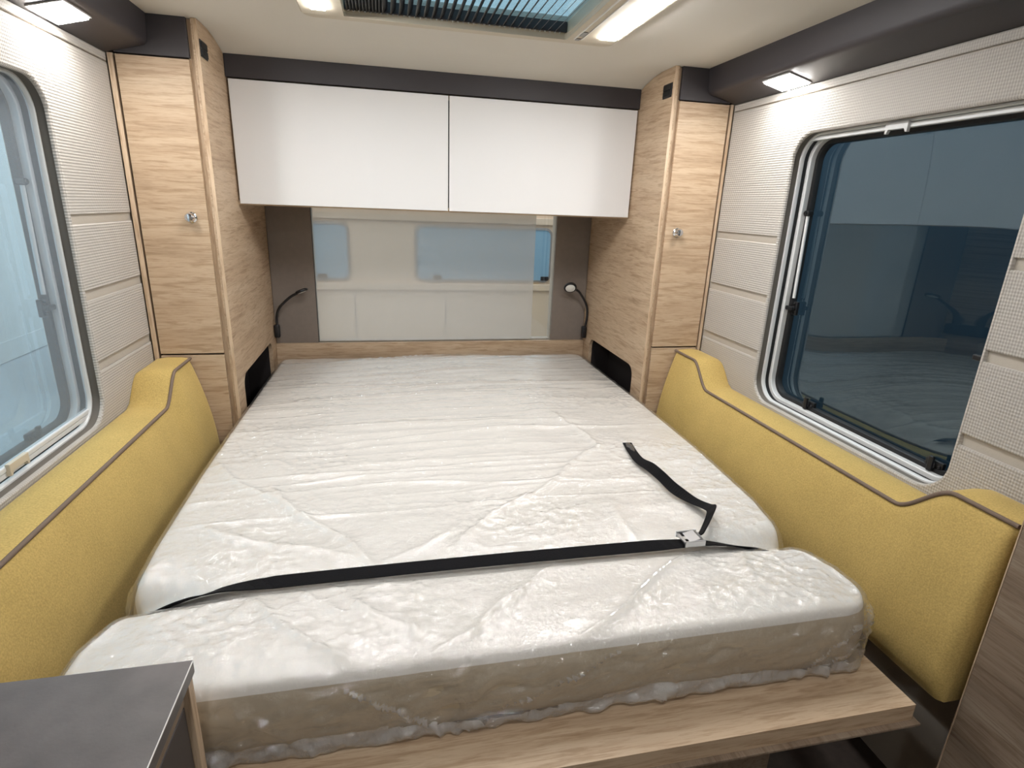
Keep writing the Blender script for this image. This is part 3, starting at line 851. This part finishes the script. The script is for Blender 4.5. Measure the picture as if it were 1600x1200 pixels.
# pulled creases on the foot end: (x at top, x at bottom, height, width)
PULLS = ((-.10, .075, .012, .006), (.42, .10, .012, .006), (-.28, -.15, .007, .008), (.62, .50, .007, .007), (.98, .86, .012, .007), (.95, .80, .009, .006), (.99, .92, .012, .006), (.16, .09, .007, .006), (-.40, -.30, .006, .008))
NSK = 26
def crumple_or_glint(lev, p):
    """bunched wrap turned milky; its white also stands for glints on hem and creases"""
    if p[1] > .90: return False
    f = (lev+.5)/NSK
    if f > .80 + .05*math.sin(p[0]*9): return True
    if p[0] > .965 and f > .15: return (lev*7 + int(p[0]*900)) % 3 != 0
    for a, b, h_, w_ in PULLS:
        if h_ > .008 and abs(p[0] - (a+(b-a)*f)) < .005 and .05 < f: return True  # white streaks painted as highlights along the pulled creases
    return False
def wrap_skirt(P, arc):
    z0 = P[:, 2]; n = len(P); out = []; x = P[:, 0]
    front = np.clip((.86-P[:, 1])/.05, 0, 1); slim = np.clip((2.25-P[:, 1])/.2, .1, 1)
    hang = MB + .001 + .012*np.clip(fbm(arc*2.2, arc*0, 81, 3)+.2, 0, .6)*front
    pulls = PULLS
    def pull(f):
        o_ = 0
        for a, b, h_, w_ in pulls: o_ = o_ + h_*np.exp(-np.abs(x - (a+(b-a)*f) + .006*np.sin(f*21+a*9))/w_)
        return o_*front*min(1, f*6)
    N_ = NSK
    for k in range(1, N_+1):
        f = k/N_
        o_ = .004 + .010*math.sin(f*math.pi)*(.4+vnoise(arc*5, arc*0+f*2, 72)+.3) + .010*fbm(arc*24 + f*4, arc*0+f*8, 73, 3) + pull(f)
        if f > .78:                                             # bunched, glossy hem along the foot end
            h_ = (f-.78)/.22
            o_ = o_ + front*(.011*math.sin(min(1, h_*1.4)*math.pi/2) + .006*(np.abs(fbm(arc*95 + 1.2*h_, arc*0+h_*.8, 75, 2))*2-.6)*math.sin(h_*math.pi))
        out.append((z0 + (hang-z0)*f, np.maximum(o_, .0005)*slim))
    out.append((hang - .0005, np.full(n, -.015)))
    return out
bed_sheet(340, 430, .006, .0055, .021, 2.1, wrap_skirt, 'plastic_wrap', M['film'], t, M['milky'], crumple_or_glint)['label'] = 'clear crinkled plastic film'

def ribbon(bm, pts, dirs, half, th=.0012):
    """flat band through pts; dirs = across-band unit vectors"""
    L4 = []
    for i, (p, d) in enumerate(zip(pts, dirs)):
        p = Vector(p); d = Vector(d).normalized()
        tg = (Vector(pts[min(i+1, len(pts)-1)]) - Vector(pts[max(i-1, 0)])).normalized()
        n = tg.cross(d).normalized()
        L4.append([bm.verts.new(p + d*a*half + n*b*th) for a, b in ((-1, -1), (1, -1), (1, 1), (-1, 1))])
    for A, B in zip(L4, L4[1:]):
        for k in range(4): bm.faces.new((A[k], A[(k+1) % 4], B[(k+1) % 4], B[k]))
    bm.faces.new(L4[0][::-1]); bm.faces.new(L4[-1])

t = empty('lashing_strap', (.2, SEAM, MZ)); tag(t, 'black webbing strap with a metal buckle tied across the mattress', 'strap')
# tensioned band: straight across, diving into the fold at both ends
ctl = [(-.528, 1.050, -.865), (-.516, 1.050, -.825), (-.45, 1.053, -.786), (-.38, 1.057, -.768), (-.28, 1.060, -.7575), (.1, 1.061, -.7535), (.45, 1.060, -.7535), (.67, 1.056, -.7535), (.74, 1.052, -.757), (.83, 1.047, -.774), (.90, 1.046, -.795), (.962, 1.047, -.832), (.976, 1.047, -.87)]
path = smoothpath(ctl, 8)
tw = lambda x: np.interp(x, [-.5, -.40, -.25, .6, .74, .85], [-42, -38, 14, 16, -14, -38])
dirs = [(0, math.cos(math.radians(tw(p[0]))), math.sin(math.radians(tw(p[0])))) for p in path]
bm = bmesh.new(); ribbon(bm, path, dirs, .0158); finish('webbing', bm, M['web'], t, smooth=False)
ctl = [(.715, 1.062, -.742), (.742, 1.085, -.733), (.775, 1.118, -.718), (.797, 1.150, -.722), (.803, 1.185, -.736), (.790, 1.235, -.744), (.772, 1.300, -.742), (.766, 1.370, -.738), (.764, 1.440, -.742), (.758, 1.500, -.7485), (.764, 1.565, -.7505), (.776, 1.640, -.7505)]
dct = [(.4, -.5, .8), (.5, -.3, .85), (.75, 0, .65), (.9, .1, .45), (.95, .1, .15), (.95, .2, .2), (.7, .1, .7), (.5, .1, .85), (.7, .0, .6), (.95, .05, .2), (1, -.1, .05), (1, -.15, .02)]
path = smoothpath(ctl, 8); dd = smoothpath(dct, 8)
bm = bmesh.new(); ribbon(bm, path, dd, .0155); l = finish('loose_end', bm, M['web'], t); l['label'] = 'loose twisted strap end'
bk = empty('buckle', (0, 0, 0)); C.objects.unlink(bk); bpy.data.objects.remove(bk)
bm = bmesh.new()
cx, cy, cz = .690, 1.057, -.7465
for y0, y1 in ((cy-.025, cy-.0205), (cy+.0205, cy+.025)): box(bm, cx-.026, cx+.026, y0, y1, cz-.003, cz+.012, bev=.001)
box(bm, cx-.026, cx-.019, cy-.0205, cy+.0205, cz+.003, cz+.008, bev=.001); box(bm, cx+.019, cx+.026, cy-.0205, cy+.0205, cz, cz+.010, bev=.001)
buckle = finish('buckle', bm, M['steel'], t)
bm = bmesh.new()
prism(bm, [(cx-.012, cz+.008), (cx+.014, cz+.014), (cx+.022, cz+.012), (cx+.022, cz+.008), (cx-.004, cz+.004)], 'y', cy-.0198, cy+.0198, bev=.001)
finish('cam_lever', bm, M['steel'], buckle)

# ------------------------------------------------------------------ bedside cabinet and the cabinet by the right wall
t = empty('bedside_cabinet', (-.56, .5, FLOOR)); tag(t, 'dark-topped bedside cabinet at the foot of the bed, left corner', 'cabinet')
NZ = -.66
wt = bx('worktop', M['stone'], t, -.815, -.300, .12, .7545, NZ-.022, NZ, bev=.0012)
bx('edge_line', M['stone_edge'], wt, -.3008, -.2994, .125, .752, NZ-.0016, NZ+.0004, bev=.0003)
bx('end_panel', M['oak_z'], t, -.80, -.3025, .731, .749, FLOOR+.001, NZ-.0225, bev=.001)
bm = bmesh.new(); box(bm, -.80, -.330, .16, .7305, FLOOR+.001, NZ-.0225); finish('carcass', bm, M['drawer'], t)
bx('top_rail', M['oak_grey'], t, -.3295, -.310, .16, .7285, NZ-.055, NZ-.0228, bev=.001)
for z0, z1 in ((-.94, NZ-.060), (-1.2, -.945)):
    bx('drawer_front', M['drawer'], t, -.3295, -.311, .16, .7285, z0, z1, bev=.0015)

t = empty('side_cabinet', (1.24, .3, FLOOR)); tag(t, 'greyish oak cabinet side at the right edge, nearest the viewer', 'cabinet')
bx('front_panel', M['oak_grey'], t, 1.150, 1.168, -.25, .704, FLOOR+.001, -.50, bev=.001)
bx('edge_band', M['oak_edge'], t, 1.1495, 1.1685, .7045, .707, FLOOR+.001, -.50, bev=.0005)
bx('carcass', M['oak_grey'], t, 1.169, 1.300, -.25, .700, FLOOR+.001, -.505, bev=.001)
bx('top', M['stone'], t, 1.145, 1.303, -.255, .708, -.4995, -.478, bev=.001)

# ------------------------------------------------------------------ outside: the sales hall
bm = bmesh.new(); box(bm, -9, 9, -8, 12, FLOOR-.62, FLOOR-.6)
tag(finish('hall_floor', bm, M['hallfloor']), 'grey hall floor outside the caravan', kind='structure')
bm = bmesh.new(); box(bm, 2.3, 2.4, -5, 9, FLOOR-.6, 1.1)  # added screen blocking the bright surroundings from the right window
tag(finish('dimming_screen', bm, M['hall']), 'added dark blue-grey screen dimming the view outside the right window', kind='structure')
# the caravan parked behind, seen through the hazy rear window
K = 1.5                             # size and distance chosen together
t = empty('parked_caravan', (.4, 7.2, FLOOR-.6)); tag(t, 'cream caravan side with blue windows seen through the rear window', 'caravan')
bm = bmesh.new(); box(bm, -3.4, 4.6, 4.25*K, 8.4, FLOOR-.5, 1.1, bev=.05, seg=4); finish('body', bm, M['van'], t)
for x0, x1 in ((-.62, -.265), (.19, 1.222)):
    bm = bmesh.new()
    o = [(p[0]*K, p[1]*K) for p in rrect(x0, x1, -.55, -.145, .06, 6)]; i_ = [(p[0]*K, p[1]*K) for p in rrect(x0+.016, x1-.016, -.534, -.161, .045, 6)]
    n = len(o); L_ = [[bm.verts.new((p[0], y, p[1])) for p in q] for q, y in ((o, 4.2495*K), (o, 4.238*K), (i_, 4.234*K), (i_, 4.2495*K))]
    for k in range(3):
        for j in range(n): bm.faces.new((L_[k][j], L_[k][(j+1) % n], L_[k+1][(j+1) % n], L_[k+1][j]))
    wdw = setsmooth(finish('window', bm, M['greyplastic'], t), 30)
    bm = bmesh.new(); prism(bm, i_, 'y', 4.2405*K, 4.2485*K)
    finish('pane', bm, plain('blue_pane', s2l(138, 176, 196), .3, noise=.05, nscale=4), wdw)
    for px in ((x0+.16, x1-.05) if x0 > 0 else (x0+.16,)):
        bx('catch', M['black'], wdw, px*K-.045, px*K+.045, 4.225*K, 4.239*K, -.535*K, -.505*K, bev=.006)
for z0, z1 in ((-.615, -.565), (-.125, -.075)):
    bx('ledge', M['van'], t, -3.3, 4.5, 4.225*K, 4.2495*K, z0*K, z1*K, bev=.008)
for x in (.415, -.245, -1.4, 2.2):
    bx('panel_joint', M['greyplastic'], t, x*K-.005, x*K+.005, 4.246*K, 4.2495*K, FLOOR-.4, -.62*K, bev=.0005)
# a white caravan parked on the left
t = empty('white_caravan', (-5.6, 1.5, FLOOR-.6)); tag(t, 'pale caravan flank outside the bright left window', 'caravan')
bm = bmesh.new(); box(bm, -6.7, -4.6, -3.5, 10.5, FLOOR-.58, 1.4, bev=.06, seg=4); finish('body', bm, M['plastic'], t)
bx('skirt', M['plastic'], t, -4.62, -4.59, -3.4, 10.4, FLOOR-.59, FLOOR-.35, bev=.004)
